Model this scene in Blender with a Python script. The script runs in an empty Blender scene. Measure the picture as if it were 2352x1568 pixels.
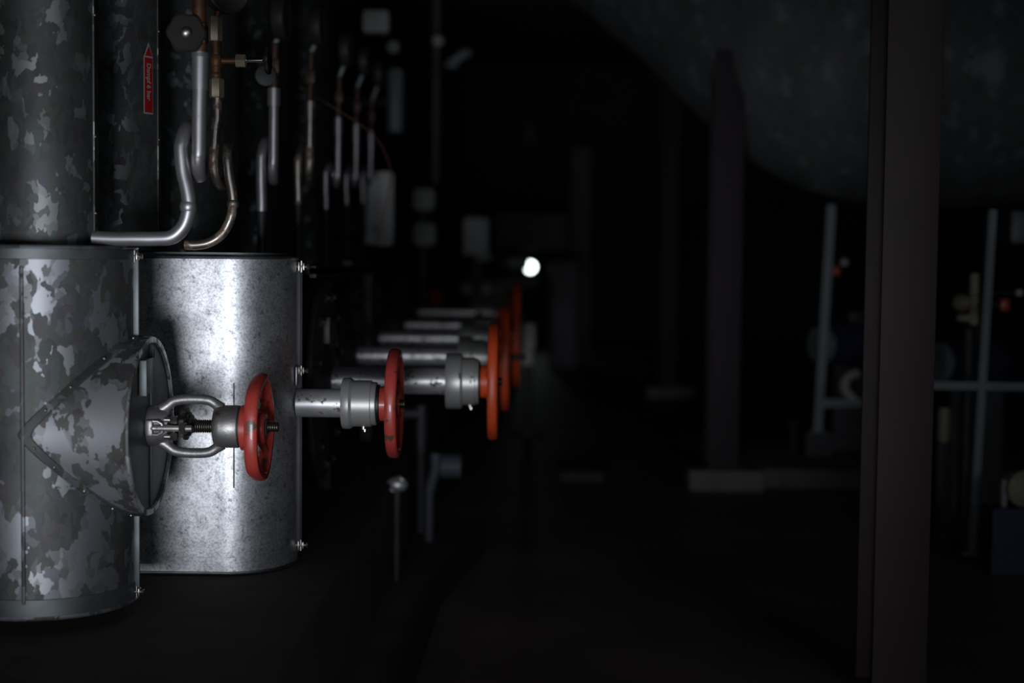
import bpy, bmesh, math, random
from mathutils import Vector, Matrix, noise
random.seed(7)
PI = math.pi
scn = bpy.context.scene
col = scn.collection

# ------------------------------------------------------------------ camera
CAMZ = 1.26
PITCH = math.radians(3.136)
YAW = math.radians(0.245)
ROLL = 0.0108
F = 50.0 / 36.0 * 2352
cam = bpy.data.cameras.new('camera')
cam.lens = 50; cam.sensor_width = 36; cam.clip_start = 0.05; cam.clip_end = 200
cam.dof.use_dof = True
cam.dof.focus_distance = 3.72
cam.dof.aperture_fstop = 1.35
cam_o = bpy.data.objects.new('camera', cam); col.objects.link(cam_o)
CM = (Matrix.Translation((0, 0, CAMZ)) @ Matrix.Rotation(YAW, 4, 'Z') @
      Matrix.Rotation(PI / 2 - PITCH, 4, 'X') @ Matrix.Rotation(ROLL, 4, 'Z'))
cam_o.matrix_world = CM
scn.camera = cam_o

def P(px, py, Y):
    """the point of the world plane y=Y seen at photo pixel (px, py)"""
    d = CM.to_3x3() @ Vector(((px - 1176) / F, -(py - 784) / F, -1))
    t = Y / d.y
    return Vector((0, 0, CAMZ)) + d * t
def PX(px, py, Y): return P(px, py, Y).x
def PZ(px, py, Y): return P(px, py, Y).z

# ------------------------------------------------------------------ light and exposure
scn.view_settings.view_transform = 'Standard'
scn.view_settings.look = 'None'
scn.view_settings.exposure = 0.0
scn.view_settings.gamma = 1.0
scn.view_settings.use_curve_mapping = False
w = bpy.data.worlds.new('world'); scn.world = w; w.use_nodes = True
w.node_tree.nodes['Background'].inputs[0].default_value = (0.55, 0.7, 1.0, 1)
w.node_tree.nodes['Background'].inputs[1].default_value = 0.004
def area(name, loc, aim, sx, sy, power, colr, spread=PI):
    l = bpy.data.lights.new(name, 'AREA'); l.shape = 'RECTANGLE'; l.size = sx; l.size_y = sy
    l.energy = power; l.color = colr; l.spread = spread
    o = bpy.data.objects.new(name, l); col.objects.link(o)
    o.location = loc
    o.rotation_euler = (Vector(aim) - Vector(loc)).to_track_quat('-Z', 'Y').to_euler()
    return o
# low daylight behind the camera, in an added partition; second lamp is added fill
area('hatch_daylight', (-0.66, -1.3, 0.42), (-0.75, 4.0, 0.90), 1.25, 0.9, 8.6, (0.90, 0.94, 1.0), math.radians(44))
area('right_fill_light', (3.2, -3.3, 1.9), (2.0, 6.0, 1.5), 1.8, 0.8, 24, (0.84, 0.93, 1.0))

# ------------------------------------------------------------------ materials
def _nt(name):
    m = bpy.data.materials.new(name); m.use_nodes = True
    nt = m.node_tree; b = nt.nodes['Principled BSDF']
    return m, nt, b
def simple(name, c, rough=0.5, metal=0.0, spot=None, spot_scale=30, spot_at=(0.6, 0.68), var=0.15, var_scale=6, bump=0.0, spot_rough=None, coat=0):
    m, nt, b = _nt(name); N = nt.nodes; L = nt.links
    tc = N.new('ShaderNodeTexCoord')
    n1 = N.new('ShaderNodeTexNoise'); n1.inputs['Scale'].default_value = var_scale; n1.inputs['Detail'].default_value = 5
    L.new(tc.outputs['Object'], n1.inputs['Vector'])
    r1 = N.new('ShaderNodeValToRGB')
    lo = [max(0, x * (1 - var)) for x in c]; hi = [min(1, x * (1 + var)) for x in c]
    r1.color_ramp.elements[0].position = 0.35; r1.color_ramp.elements[0].color = (*lo, 1)
    r1.color_ramp.elements[1].position = 0.65; r1.color_ramp.elements[1].color = (*hi, 1)
    L.new(n1.outputs['Fac'], r1.inputs['Fac'])
    out = r1.outputs['Color']
    b.inputs['Roughness'].default_value = rough
    b.inputs['Metallic'].default_value = metal
    if coat: b.inputs['Coat Weight'].default_value = coat
    if spot:
        n2 = N.new('ShaderNodeTexNoise'); n2.inputs['Scale'].default_value = spot_scale; n2.inputs['Detail'].default_value = 6
        n2.inputs['Roughness'].default_value = 0.6
        L.new(tc.outputs['Object'], n2.inputs['Vector'])
        r2 = N.new('ShaderNodeValToRGB')
        r2.color_ramp.elements[0].position = spot_at[0]; r2.color_ramp.elements[1].position = spot_at[1]
        r2.color_ramp.elements[0].color = (0, 0, 0, 1); r2.color_ramp.elements[1].color = (1, 1, 1, 1)
        L.new(n2.outputs['Fac'], r2.inputs['Fac'])
        mx = N.new('ShaderNodeMixRGB'); mx.inputs['Color2'].default_value = (*spot, 1)
        L.new(r2.outputs['Color'], mx.inputs['Fac']); L.new(out, mx.inputs['Color1'])
        out = mx.outputs['Color']
        if spot_rough is not None:
            mr = N.new('ShaderNodeMapRange'); mr.inputs['To Min'].default_value = rough; mr.inputs['To Max'].default_value = spot_rough
            L.new(r2.outputs['Color'], mr.inputs['Value']); L.new(mr.outputs['Result'], b.inputs['Roughness'])
            mm = N.new('ShaderNodeMapRange'); mm.inputs['To Min'].default_value = metal; mm.inputs['To Max'].default_value = 0.1
            L.new(r2.outputs['Color'], mm.inputs['Value']); L.new(mm.outputs['Result'], b.inputs['Metallic'])
    L.new(out, b.inputs['Base Color'])
    if bump:
        bp = N.new('ShaderNodeBump'); bp.inputs['Strength'].default_value = bump; bp.inputs['Distance'].default_value = 0.004
        n3 = N.new('ShaderNodeTexNoise'); n3.inputs['Scale'].default_value = 60; n3.inputs['Detail'].default_value = 4
        L.new(tc.outputs['Object'], n3.inputs['Vector']); L.new(n3.outputs['Fac'], bp.inputs['Height'])
        L.new(bp.outputs['Normal'], b.inputs['Normal'])
    return m

def galv_old(name, dark, mid, light, cover=0.5, scale=9.0, rough=(0.62, 0.42), metal=0.85, squash=0.65):
    """weathered zinc: dull oxidised sheet with ragged paler patches left over"""
    m, nt, b = _nt(name); N = nt.nodes; L = nt.links
    tc = N.new('ShaderNodeTexCoord'); mp = N.new('ShaderNodeMapping')
    mp.inputs['Scale'].default_value = (1, 1, squash)
    L.new(tc.outputs['Object'], mp.inputs['Vector'])
    # ragged patch outline
    wn = N.new('ShaderNodeTexNoise'); wn.inputs['Scale'].default_value = 26; wn.inputs['Detail'].default_value = 3
    L.new(mp.outputs['Vector'], wn.inputs['Vector'])
    add = N.new('ShaderNodeMixRGB'); add.blend_type = 'ADD'; add.inputs['Fac'].default_value = 0.07
    L.new(mp.outputs['Vector'], add.inputs['Color1']); L.new(wn.outputs['Color'], add.inputs['Color2'])
    vo = N.new('ShaderNodeTexVoronoi'); vo.inputs['Scale'].default_value = 55; vo.feature = 'F1'
    L.new(add.outputs['Color'], vo.inputs['Vector'])
    ns = N.new('ShaderNodeTexNoise'); ns.inputs['Scale'].default_value = scale; ns.inputs['Detail'].default_value = 4.5; ns.inputs['Roughness'].default_value = 0.62
    L.new(vo.outputs['Position'], ns.inputs['Vector'])      # patches follow whole zinc grains
    rp = N.new('ShaderNodeValToRGB')
    rp.color_ramp.elements[0].position = cover + 0.01; rp.color_ramp.elements[0].color = (0, 0, 0, 1)
    rp.color_ramp.elements[1].position = cover + 0.06; rp.color_ramp.elements[1].color = (1, 1, 1, 1)
    L.new(ns.outputs['Fac'], rp.inputs['Fac'])
    n2 = N.new('ShaderNodeTexNoise'); n2.inputs['Scale'].default_value = 4.5; n2.inputs['Detail'].default_value = 6
    L.new(mp.outputs['Vector'], n2.inputs['Vector'])
    r2 = N.new('ShaderNodeValToRGB')
    r2.color_ramp.elements[0].position = 0.38; r2.color_ramp.elements[0].color = (*dark, 1)
    r2.color_ramp.elements[1].position = 0.66; r2.color_ramp.elements[1].color = (*mid, 1)
    L.new(n2.outputs['Fac'], r2.inputs['Fac'])
    gr = N.new('ShaderNodeMixRGB'); gr.blend_type = 'MULTIPLY'; gr.inputs['Fac'].default_value = 0.35
    L.new(r2.outputs['Color'], gr.inputs['Color1']); L.new(vo.outputs['Color'], gr.inputs['Color2'])
    hs = N.new('ShaderNodeHueSaturation'); hs.inputs['Saturation'].default_value = 0.35
    L.new(gr.outputs['Color'], hs.inputs['Color'])
    mx = N.new('ShaderNodeMixRGB'); mx.inputs['Color2'].default_value = (*light, 1)
    L.new(rp.outputs['Color'], mx.inputs['Fac']); L.new(hs.outputs['Color'], mx.inputs['Color1'])
    L.new(mx.outputs['Color'], b.inputs['Base Color'])
    mr = N.new('ShaderNodeMapRange'); mr.inputs['To Min'].default_value = rough[0]; mr.inputs['To Max'].default_value = rough[1]
    L.new(rp.outputs['Color'], mr.inputs['Value']); L.new(mr.outputs['Result'], b.inputs['Roughness'])
    b.inputs['Metallic'].default_value = metal
    return m

def galv_new(name):
    """bright young zinc with small grains and dark pinprick stains"""
    m, nt, b = _nt(name); N = nt.nodes; L = nt.links
    tc = N.new('ShaderNodeTexCoord')
    n1 = N.new('ShaderNodeTexNoise'); n1.inputs['Scale'].default_value = 170; n1.inputs['Detail'].default_value = 4
    L.new(tc.outputs['Object'], n1.inputs['Vector'])
    r1 = N.new('ShaderNodeValToRGB')
    r1.color_ramp.elements[0].position = 0.34; r1.color_ramp.elements[0].color = (0.42, 0.43, 0.46, 1)
    r1.color_ramp.elements[1].position = 0.60; r1.color_ramp.elements[1].color = (0.66, 0.67, 0.70, 1)
    L.new(n1.outputs['Fac'], r1.inputs['Fac'])
    n2 = N.new('ShaderNodeTexNoise'); n2.inputs['Scale'].default_value = 60; n2.inputs['Detail'].default_value = 8; n2.inputs['Roughness'].default_value = 0.7
    L.new(tc.outputs['Object'], n2.inputs['Vector'])
    r2 = N.new('ShaderNodeValToRGB')
    r2.color_ramp.elements[0].position = 0.54; r2.color_ramp.elements[0].color = (0, 0, 0, 1)
    r2.color_ramp.elements[1].position = 0.70; r2.color_ramp.elements[1].color = (0.9, 0.9, 0.9, 1)
    L.new(n2.outputs['Fac'], r2.inputs['Fac'])
    mx = N.new('ShaderNodeMixRGB'); mx.inputs['Color2'].default_value = (0.10, 0.10, 0.11, 1)
    L.new(r2.outputs['Color'], mx.inputs['Fac']); L.new(r1.outputs['Color'], mx.inputs['Color1'])
    n4 = N.new('ShaderNodeTexNoise'); n4.inputs['Scale'].default_value = 22; n4.inputs['Detail'].default_value = 3
    L.new(tc.outputs['Object'], n4.inputs['Vector'])
    r4 = N.new('ShaderNodeValToRGB')
    r4.color_ramp.elements[0].position = 0.3; r4.color_ramp.elements[0].color = (0.74, 0.74, 0.75, 1)
    r4.color_ramp.elements[1].position = 0.6; r4.color_ramp.elements[1].color = (1, 1, 1, 1)
    L.new(n4.outputs['Fac'], r4.inputs['Fac'])
    m2 = N.new('ShaderNodeMixRGB'); m2.blend_type = 'MULTIPLY'; m2.inputs['Fac'].default_value = 1
    L.new(mx.outputs['Color'], m2.inputs['Color1']); L.new(r4.outputs['Color'], m2.inputs['Color2'])
    L.new(m2.outputs['Color'], b.inputs['Base Color'])
    b.inputs['Metallic'].default_value = 0.86
    b.inputs['Roughness'].default_value = 0.42
    return m

M = {}
M['zinc_dull'] = galv_old('dull_galvanised_sheet', (0.085, 0.098, 0.10), (0.135, 0.15, 0.152), (0.27, 0.28, 0.305), cover=0.51, rough=(0.62, 0.48), metal=0.75)
M['zinc_branch'] = galv_old('branch_galvanised_sheet', (0.12, 0.125, 0.115), (0.20, 0.205, 0.20), (0.52, 0.53, 0.57), cover=0.46, scale=16, rough=(0.60, 0.42), metal=0.8)
M['zinc_riser'] = galv_old('dark_galvanised_sheet', (0.08, 0.095, 0.095), (0.13, 0.15, 0.15), (0.25, 0.265, 0.27), cover=0.54, scale=22, rough=(0.62, 0.52), metal=0.75)
M['zinc_dark'] = galv_old('blackish_galvanised_sheet', (0.045, 0.055, 0.06), (0.08, 0.095, 0.10), (0.12, 0.13, 0.135), cover=0.55, scale=26)  # darkest zinc tone, for the rear risers and lap seams
M['zinc_plain'] = simple('plain_zinc_trim', (0.15, 0.165, 0.17), 0.55, 0.85, var=0.2, var_scale=12)
M['zinc_bright'] = simple('bright_zinc_trim', (0.45, 0.46, 0.48), 0.38, 1.0, var=0.2, var_scale=30)
M['zinc_new'] = galv_new('new_galvanised_sheet')
M['duct'] = galv_old('duct_galvanised_sheet', (0.13, 0.155, 0.165), (0.17, 0.195, 0.205), (0.24, 0.265, 0.275), cover=0.55, scale=7, metal=0.3, rough=(0.8, 0.7))
M['silver'] = simple('silver_painted_steel', (0.66, 0.65, 0.67), 0.42, 0.70, spot=(0.12, 0.10, 0.10), spot_scale=34, spot_at=(0.57, 0.63), spot_rough=0.7, var=0.12, var_scale=18)
M['silver_pipe'] = simple('silver_painted_tube', (0.42, 0.41, 0.43), 0.42, 0.8, spot=(0.14, 0.05, 0.03), spot_scale=26, spot_at=(0.70, 0.75), var=0.15, var_scale=10)
M['rusty_pipe'] = simple('rust_flecked_tube', (0.40, 0.36, 0.32), 0.36, 0.9, spot=(0.13, 0.065, 0.035), spot_scale=14, spot_at=(0.51, 0.62), spot_rough=0.55, var=0.2, var_scale=14)
M['cast'] = simple('grey_cast_iron', (0.36, 0.35, 0.35), 0.45, 0.8, spot=(0.16, 0.07, 0.05), spot_scale=9, spot_at=(0.62, 0.72), var=0.15, var_scale=20, bump=0.25)
M['collar'] = simple('grey_painted_collar', (0.42, 0.42, 0.41), 0.42, 0.55, spot=(0.10, 0.12, 0.14), spot_scale=30, spot_at=(0.70, 0.74), var=0.1)
M['red'] = simple('worn_red_paint', (0.46, 0.055, 0.042), 0.40, 0.0, spot=(0.10, 0.06, 0.045), spot_scale=26, spot_at=(0.60, 0.63), var=0.12, var_scale=8, coat=0.2)
M['orange'] = simple('orange_red_paint', (0.62, 0.075, 0.018), 0.45, 0.0, spot=(0.08, 0.03, 0.02), spot_scale=26, spot_at=(0.70, 0.74), var=0.12)
M['thread'] = simple('oily_thread_steel', (0.10, 0.10, 0.085), 0.4, 0.9, var=0.2, var_scale=30)
M['nut'] = simple('zinc_nut', (0.50, 0.48, 0.45), 0.35, 1.0, var=0.15, var_scale=30)
M['brass'] = simple('tarnished_brass', (0.13, 0.06, 0.03), 0.55, 0.5, spot=(0.07, 0.03, 0.02), spot_scale=18, spot_at=(0.5, 0.65), var=0.2)
M['brass_dark'] = simple('dark_brown_brass', (0.06, 0.035, 0.026), 0.55, 0.4, var=0.2)
M['ink'] = simple('blue_marker_ink', (0.02, 0.06, 0.10), 0.6, 0.0, var=0.1)
M['zinc_mid'] = galv_old('grainy_galvanised_sheet', (0.10, 0.115, 0.12), (0.16, 0.175, 0.18), (0.20, 0.215, 0.22), cover=0.5, scale=50, metal=0.7)
M['brass_pale'] = simple('pale_brass', (0.27, 0.22, 0.16), 0.5, 0.5, var=0.15, spot=(0.20, 0.08, 0.03), spot_scale=12, spot_at=(0.6, 0.7))
M['chrome'] = simple('bright_chrome', (0.75, 0.75, 0.75), 0.12, 1.0, var=0.05)
M['knob_grey'] = simple('dusty_grey_knob', (0.016, 0.015, 0.014), 0.85, 0.0, var=0.2, var_scale=12)
M['black'] = simple('black_plastic', (0.006, 0.006, 0.007), 0.5, 0.0, var=0.2)
M['gauge_rim'] = simple('gauge_casing', (0.035, 0.035, 0.030), 0.5, 0.2, var=0.15)
M['iron_dark'] = simple('black_iron', (0.030, 0.030, 0.034), 0.55, 0.2, var=0.3, var_scale=8)
M['white_jacket'] = simple('whitish_insulation', (0.72, 0.72, 0.72), 0.7, 0.0, var=0.08)
M['label_white'] = simple('label_white', (0.40, 0.37, 0.37), 0.5, 0.0, var=0.05)
M['label_red'] = simple('label_red', (0.40, 0.012, 0.012), 0.5, 0.0, var=0.05)
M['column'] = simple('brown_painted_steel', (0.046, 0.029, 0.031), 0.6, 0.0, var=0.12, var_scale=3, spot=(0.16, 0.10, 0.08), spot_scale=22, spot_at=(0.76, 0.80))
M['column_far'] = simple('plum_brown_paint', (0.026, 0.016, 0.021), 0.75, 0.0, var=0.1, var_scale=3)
M['concrete'] = simple('stained_concrete', (0.075, 0.067, 0.058), 0.8, 0.0, var=0.25, var_scale=2.5, spot=(0.04, 0.035, 0.032), spot_scale=5, spot_at=(0.5, 0.7))
M['concrete_pale'] = simple('pale_concrete', (0.11, 0.11, 0.095), 0.8, 0.0, var=0.15, var_scale=5)
M['floor'] = simple('dark_floor_paint', (0.15, 0.115, 0.12), 0.55, 0.0, var=0.3, var_scale=1.3, spot=(0.10, 0.09, 0.09), spot_scale=3, spot_at=(0.6, 0.75))
M['wall'] = simple('near_black_plaster', (0.030, 0.030, 0.035), 0.85, 0.0, var=0.2, var_scale=1.5)  # even near-black wall tone
M['ceiling'] = simple('near_black_ceiling', (0.025, 0.025, 0.028), 0.85, 0.0, var=0.2, var_scale=1.5)  # even near-black tone for ceiling and beams
M['rail'] = simple('grey_green_paint', (0.20, 0.23, 0.24), 0.5, 0.2, var=0.1)
M['box_grey'] = simple('grey_cabinet_paint', (0.44, 0.44, 0.43), 0.55, 0.0, var=0.08)
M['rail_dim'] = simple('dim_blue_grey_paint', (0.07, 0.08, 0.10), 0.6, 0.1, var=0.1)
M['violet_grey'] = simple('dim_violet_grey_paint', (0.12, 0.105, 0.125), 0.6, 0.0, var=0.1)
M['wire'] = simple('brown_wire', (0.20, 0.10, 0.08), 0.5, 0.0, var=0.1)
M['blue_motor'] = simple('dark_blue_enamel', (0.03, 0.035, 0.08), 0.4, 0.0, var=0.15)
M['beige'] = simple('yellowed_plastic', (0.34, 0.30, 0.22), 0.5, 0.0, var=0.1)
def emit(name, c, s):
    m, nt, b = _nt(name)
    n = nt.nodes.new('ShaderNodeTexNoise'); n.inputs['Scale'].default_value = 3
    b.inputs['Base Color'].default_value = (0.8, 0.8, 0.8, 1)
    b.inputs['Emission Color'].default_value = (*c, 1); b.inputs['Emission Strength'].default_value = s
    return m
M['lamp'] = emit('lit_lamp_glass', (0.86, 1.0, 0.95), 9.0)
M['lamp_dim'] = emit('lit_indicator_glass', (0.75, 0.85, 1.0), 1.2)

# ------------------------------------------------------------------ mesh building
class MB:
    def __init__(s): s.v = []; s.f = []
    def add(s, vs, fs):
        k = len(s.v); s.v += [tuple(x) for x in vs]; s.f += [tuple(i + k for i in f) for f in fs]; return s
    def box(s, c, d, rot=None):
        c = Vector(c); R = rot or Matrix.Identity(3)
        vs = [c + R @ Vector((x * d[0] / 2, y * d[1] / 2, z * d[2] / 2)) for x in (-1, 1) for y in (-1, 1) for z in (-1, 1)]
        return s.add(vs, [(0, 1, 3, 2), (4, 6, 7, 5), (0, 4, 5, 1), (2, 3, 7, 6), (0, 2, 6, 4), (1, 5, 7, 3)])
    def bar(s, p0, p1, w_, h_):
        p0 = Vector(p0); p1 = Vector(p1); d = p1 - p0
        R = d.to_track_quat('X', 'Z').to_matrix()
        return s.box((p0 + p1) / 2, (d.length, w_, h_), R)
    def bbox(s, c, d, b=0.004, rot=None, seg=2):
        """box with rounded edges"""
        bm = bmesh.new(); bmesh.ops.create_cube(bm, size=1)
        bmesh.ops.scale(bm, vec=d, verts=bm.verts)
        bmesh.ops.bevel(bm, geom=bm.edges[:] + bm.verts[:], offset=b, segments=seg, affect='EDGES', profile=0.5)
        R = rot or Matrix.Identity(3); c = Vector(c)
        bm.verts.ensure_lookup_table()
        vs = [c + R @ v.co for v in bm.verts]; fs = [[v.index for v in f.verts] for f in bm.faces]
        bm.free(); return s.add(vs, fs)
    def lathe(s, prof, o=(0, 0, 0), axis='Z', n=48, rad=None, a0=0.0, a1=2 * PI, cap=True):
        """prof: (radius, t) along axis; rad(angle) scales the radius"""
        A = {'X': Matrix(((0, 0, 1), (1, 0, 0), (0, 1, 0))), 'Y': Matrix(((0, 1, 0), (0, 0, 1), (1, 0, 0))), 'Z': Matrix.Identity(3)}
        R = A[axis] if isinstance(axis, str) else Vector(axis).to_track_quat('Z', 'Y').to_matrix()
        o = Vector(o); full = abs(a1 - a0 - 2 * PI) < 1e-6; m = n if full else n + 1
        vs = []
        for r, t in prof:
            for i in range(m):
                a = a0 + (a1 - a0) * i / n; k = rad(a) if rad else 1
                vs.append(o + R @ Vector((r * k * math.cos(a), r * k * math.sin(a), t)))
        fs = []
        for j in range(len(prof) - 1):
            for i in range(n):
                i2 = (i + 1) % m
                fs.append((j * m + i, j * m + i2, (j + 1) * m + i2, (j + 1) * m + i))
        if cap and full:
            if prof[0][0] > 1e-5: fs.append(tuple(range(m))[::-1])
            if prof[-1][0] > 1e-5: fs.append(tuple((len(prof) - 1) * m + i for i in range(m)))
        return s.add(vs, fs)
    def cyl(s, p0, p1, r, n=20, r1=None):
        p0 = Vector(p0); p1 = Vector(p1); d = p1 - p0
        return s.lathe([(r, 0), (r if r1 is None else r1, d.length)], p0, d, n)
    def tube(s, pts, r, n=14, closed=False):
        pts = [Vector(p) for p in pts]; m = len(pts)
        rs = r if isinstance(r, (list, tuple)) else [r] * m
        T = []
        for i in range(m):
            a = pts[(i - 1) % m] if (closed or i > 0) else pts[i]
            c = pts[(i + 1) % m] if (closed or i < m - 1) else pts[i]
            T.append((c - a).normalized())
        u = T[0].orthogonal().normalized(); vs = []
        for i in range(m):
            u = (u - T[i] * u.dot(T[i])).normalized(); b = T[i].cross(u)
            for k in range(n):
                a = 2 * PI * k / n
                vs.append(pts[i] + (u * math.cos(a) + b * math.sin(a)) * rs[i])
        fs = []
        for i in range(m if closed else m - 1):
            j = (i + 1) % m
            for k in range(n):
                k2 = (k + 1) % n
                fs.append((i * n + k, i * n + k2, j * n + k2, j * n + k))
        if not closed:
            fs.append(tuple(range(n))[::-1]); fs.append(tuple((m - 1) * n + k for k in range(n)))
        return s.add(vs, fs)
    def prism(s, outline, z0, z1, map_=None):
        n = len(outline); g = map_ or (lambda x, y, z: (x, y, z))
        vs = [g(x, y, z0) for x, y in outline] + [g(x, y, z1) for x, y in outline]
        fs = [tuple(range(n))[::-1], tuple(range(n, 2 * n))] + [(i, (i + 1) % n, (i + 1) % n + n, i + n) for i in range(n)]
        return s.add(vs, fs)
    def shellwall(s, outer, inner, z0, z1):
        """closed band between two outlines of the same count"""
        n = len(outer)
        vs = [(x, y, z) for z in (z0, z1) for o in (outer, inner) for x, y in o]
        fs = []
        for i in range(n):
            j = (i + 1) % n
            fs += [(i, j, 2 * n + j, 2 * n + i), (n + j, n + i, 3 * n + i, 3 * n + j), (2 * n + i, 2 * n + j, 3 * n + j, 3 * n + i), (j, i, n + i, n + j)]
        return s.add(vs, fs)
    def ball(s, c, r, n=12, sq=(1, 1, 1)):
        pr = [(r * math.sin(PI * i / 8), -r * math.cos(PI * i / 8)) for i in range(9)]
        k = len(s.v); s.lathe(pr, (0, 0, 0), 'Z', n, cap=False)
        for i in range(k, len(s.v)):
            x, y, z = s.v[i]; s.v[i] = (c[0] + x * sq[0], c[1] + y * sq[1], c[2] + z * sq[2])
        return s
    def hexa(s, c, r, t, axis='X'):
        c = Vector(c); ax = {'X': Vector((1, 0, 0)), 'Y': Vector((0, 1, 0)), 'Z': Vector((0, 0, 1))}[axis]
        return s.lathe([(r * 0.9, 0), (r, t * 0.12), (r, t * 0.88), (r * 0.9, t)], c - ax * t / 2, axis, 6)
    def build(s, name, mat, parent=None, sharp=35, origin=None):
        me = bpy.data.meshes.new(name)
        o_ = Vector(origin) if origin is not None else Vector((0, 0, 0))
        if parent is not None and origin is None: o_ = world_loc(parent)
        me.from_pydata([Vector(v) - o_ for v in s.v], [], s.f); me.validate(); me.update()
        bm = bmesh.new(); bm.from_mesh(me); bmesh.ops.remove_doubles(bm, verts=bm.verts, dist=1e-6)
        bmesh.ops.recalc_face_normals(bm, faces=bm.faces); bm.to_mesh(me); bm.free()
        me.shade_smooth(); me.set_sharp_from_angle(angle=math.radians(sharp))
        me.materials.append(M[mat] if isinstance(mat, str) else mat)
        o = bpy.data.objects.new(name, me); col.objects.link(o)
        if parent is not None:
            o.parent = parent; o.location = o_ - world_loc(parent)
        else: o.location = o_
        return o
def world_loc(o):
    l = Vector(o.location)
    while o.parent: o = o.parent; l = l + Vector(o.location)
    return l
def thing(name, label, cat, loc, group=None):
    o = bpy.data.objects.new(name, None); o.empty_display_size = 0.1; col.objects.link(o)
    o.location = loc; o['label'] = label; o['category'] = cat
    if group: o['group'] = group
    return o
def tag(o, label, cat, group=None):
    o['label'] = label; o['category'] = cat
    if group: o['group'] = group
    return o
def struct(o): o['kind'] = 'structure'; return o
def smooth_path(ctrl, k=8):
    """Catmull-Rom through the control points"""
    c = [Vector(p) for p in ctrl]; c = [c[0] * 2 - c[1]] + c + [c[-1] * 2 - c[-2]]; out = []
    for i in range(1, len(c) - 2):
        for j in range(k):
            t = j / k; a, b, d, e = c[i - 1], c[i], c[i + 1], c[i + 2]
            out.append(0.5 * ((2 * b) + (d - a) * t + (2 * a - 5 * b + 4 * d - e) * t * t + (3 * b - a - 3 * d + e) * t ** 3))
    out.append(c[-2]); return out
def circle(cx, cy, rx, ry, n=96): return [(cx + rx * math.cos(2 * PI * i / n), cy + ry * math.sin(2 * PI * i / n)) for i in range(n)]

# ------------------------------------------------------------------ the room
XL, XR, YB, YF, ZC = -2.3, 6.5, -3.6, 24.0, 4.6
struct(MB().box(((XL + XR) / 2, (YB + YF) / 2, -0.1), (XR - XL + .4, YF - YB + .4, 0.2)).build('floor', 'floor'))
struct(MB().box(((XL + XR) / 2, (YB + YF) / 2, ZC + 0.1), (XR - XL + .4, YF - YB + .4, 0.2)).build('ceiling', 'ceiling'))
struct(MB().box((XL - 0.1, (YB + YF) / 2, ZC / 2), (0.2, YF - YB + .4, ZC)).build('wall_left', 'wall'))
struct(MB().box((XR + 0.1, (YB + YF) / 2, ZC / 2), (0.2, YF - YB + .4, ZC)).build('wall_right', 'wall'))
struct(MB().box(((XL + XR) / 2, YF + 0.1, ZC / 2), (XR - XL, 0.2, ZC)).build('wall_far', 'wall'))
# wall behind the camera with a doorway and an opening added for the fill lamp
bw = MB()
def wallpiece(x0, x1, z0, z1): bw.box(((x0 + x1) / 2, YB - 0.0, (z0 + z1) / 2), (x1 - x0, 0.2, z1 - z0))
wallpiece(XL, -0.85, 0, ZC); wallpiece(-0.85, 0.15, 2.0, ZC); wallpiece(0.15, 2.2, 0, ZC)
wallpiece(2.2, 4.2, 0, 1.4); wallpiece(2.2, 4.2, 2.4, ZC); wallpiece(4.2, XR, 0, ZC)
struct(bw.build('wall_back', 'wall'))
pw = MB()
for x0, x1, z0, z1 in ((XL, -1.32, 0, 2.3), (-1.32, 0.0, .90, 2.3), (0.0, .25, 0, 2.3)): pw.box(((x0 + x1) / 2, -1.46, (z0 + z1) / 2), (x1 - x0, .1, z1 - z0))
struct(pw.build('wall_added_partition', 'wall'))  # unseen partition, added to frame the low light
# concrete plinth carrying the valve row
PLZ = 0.388
pl = MB().prism([(XL, 0.8), (-0.497, 0.8), (-0.497, 14.0), (XL, 14.0)], 0, PLZ)
struct(pl.build('plinth', 'concrete', origin=(-1.4, 4, 0)))
struct(MB().bbox((3.55, 9.3, 0.06), (4.8, 2.6, 0.12), 0.02).build('slab', 'concrete', origin=(3.55, 9.3, 0)))

# ------------------------------------------------------------------ valve jackets
Y1, XA, R1 = 3.47, PX(36, 975, 3.255), 0.217
Y2 = 4.08
ZS = PZ(520, 979, Y1)                       # height of the front valve stem
ztop = PZ(200, 562, Y1 - R1); zbot = PZ(60, 1428, Y1 - R1)
def revolve_sheet(mb, cx, cy, r, z0, z1, bead=0.004):
    mb.lathe([(0, z0 + .004), (r - .02, z0 + .004), (r - .002, z0 + .004), (r + .001, z0 + .001), (r + .0035, z0 + .004), (r + .001, z0 + .008), (r, z0 + .012),
              (r, z1 - .012), (r + .001, z1 - .008), (r + .0035, z1 - .004), (r + .001, z1 - .001), (r - .002, z1 - .003), (r - .02, z1 - .004), (0, z1 - .004)],
             (cx, cy, 0), 'Z', 128, cap=False)
j1 = thing('valve_jacket', 'blotchy dull galvanised drum at the left front with a round capped side branch', 'insulation jacket', (XA, Y1, zbot), 'galvanised jackets around the valves')
b = MB(); revolve_sheet(b, XA, Y1, R1, zbot, ztop); b.build('shell', 'zinc_dull', j1)
b = MB(); b.lathe([(R1 + .001, ztop - .034), (R1 + .0025, ztop - .033), (R1 + .0025, ztop - .010), (R1 + .001, ztop - .009)], (XA, Y1, 0), 'Z', 128, cap=False); b.build('upper_band', 'zinc_plain', j1)
b = MB(); b.lathe([(R1 + .001, zbot + .010), (R1 + .0025, zbot + .011), (R1 + .0025, zbot + .050), (R1 + .001, zbot + .051)], (XA, Y1, 0), 'Z', 128, cap=False); b.build('lower_band', 'zinc_plain', j1)
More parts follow.
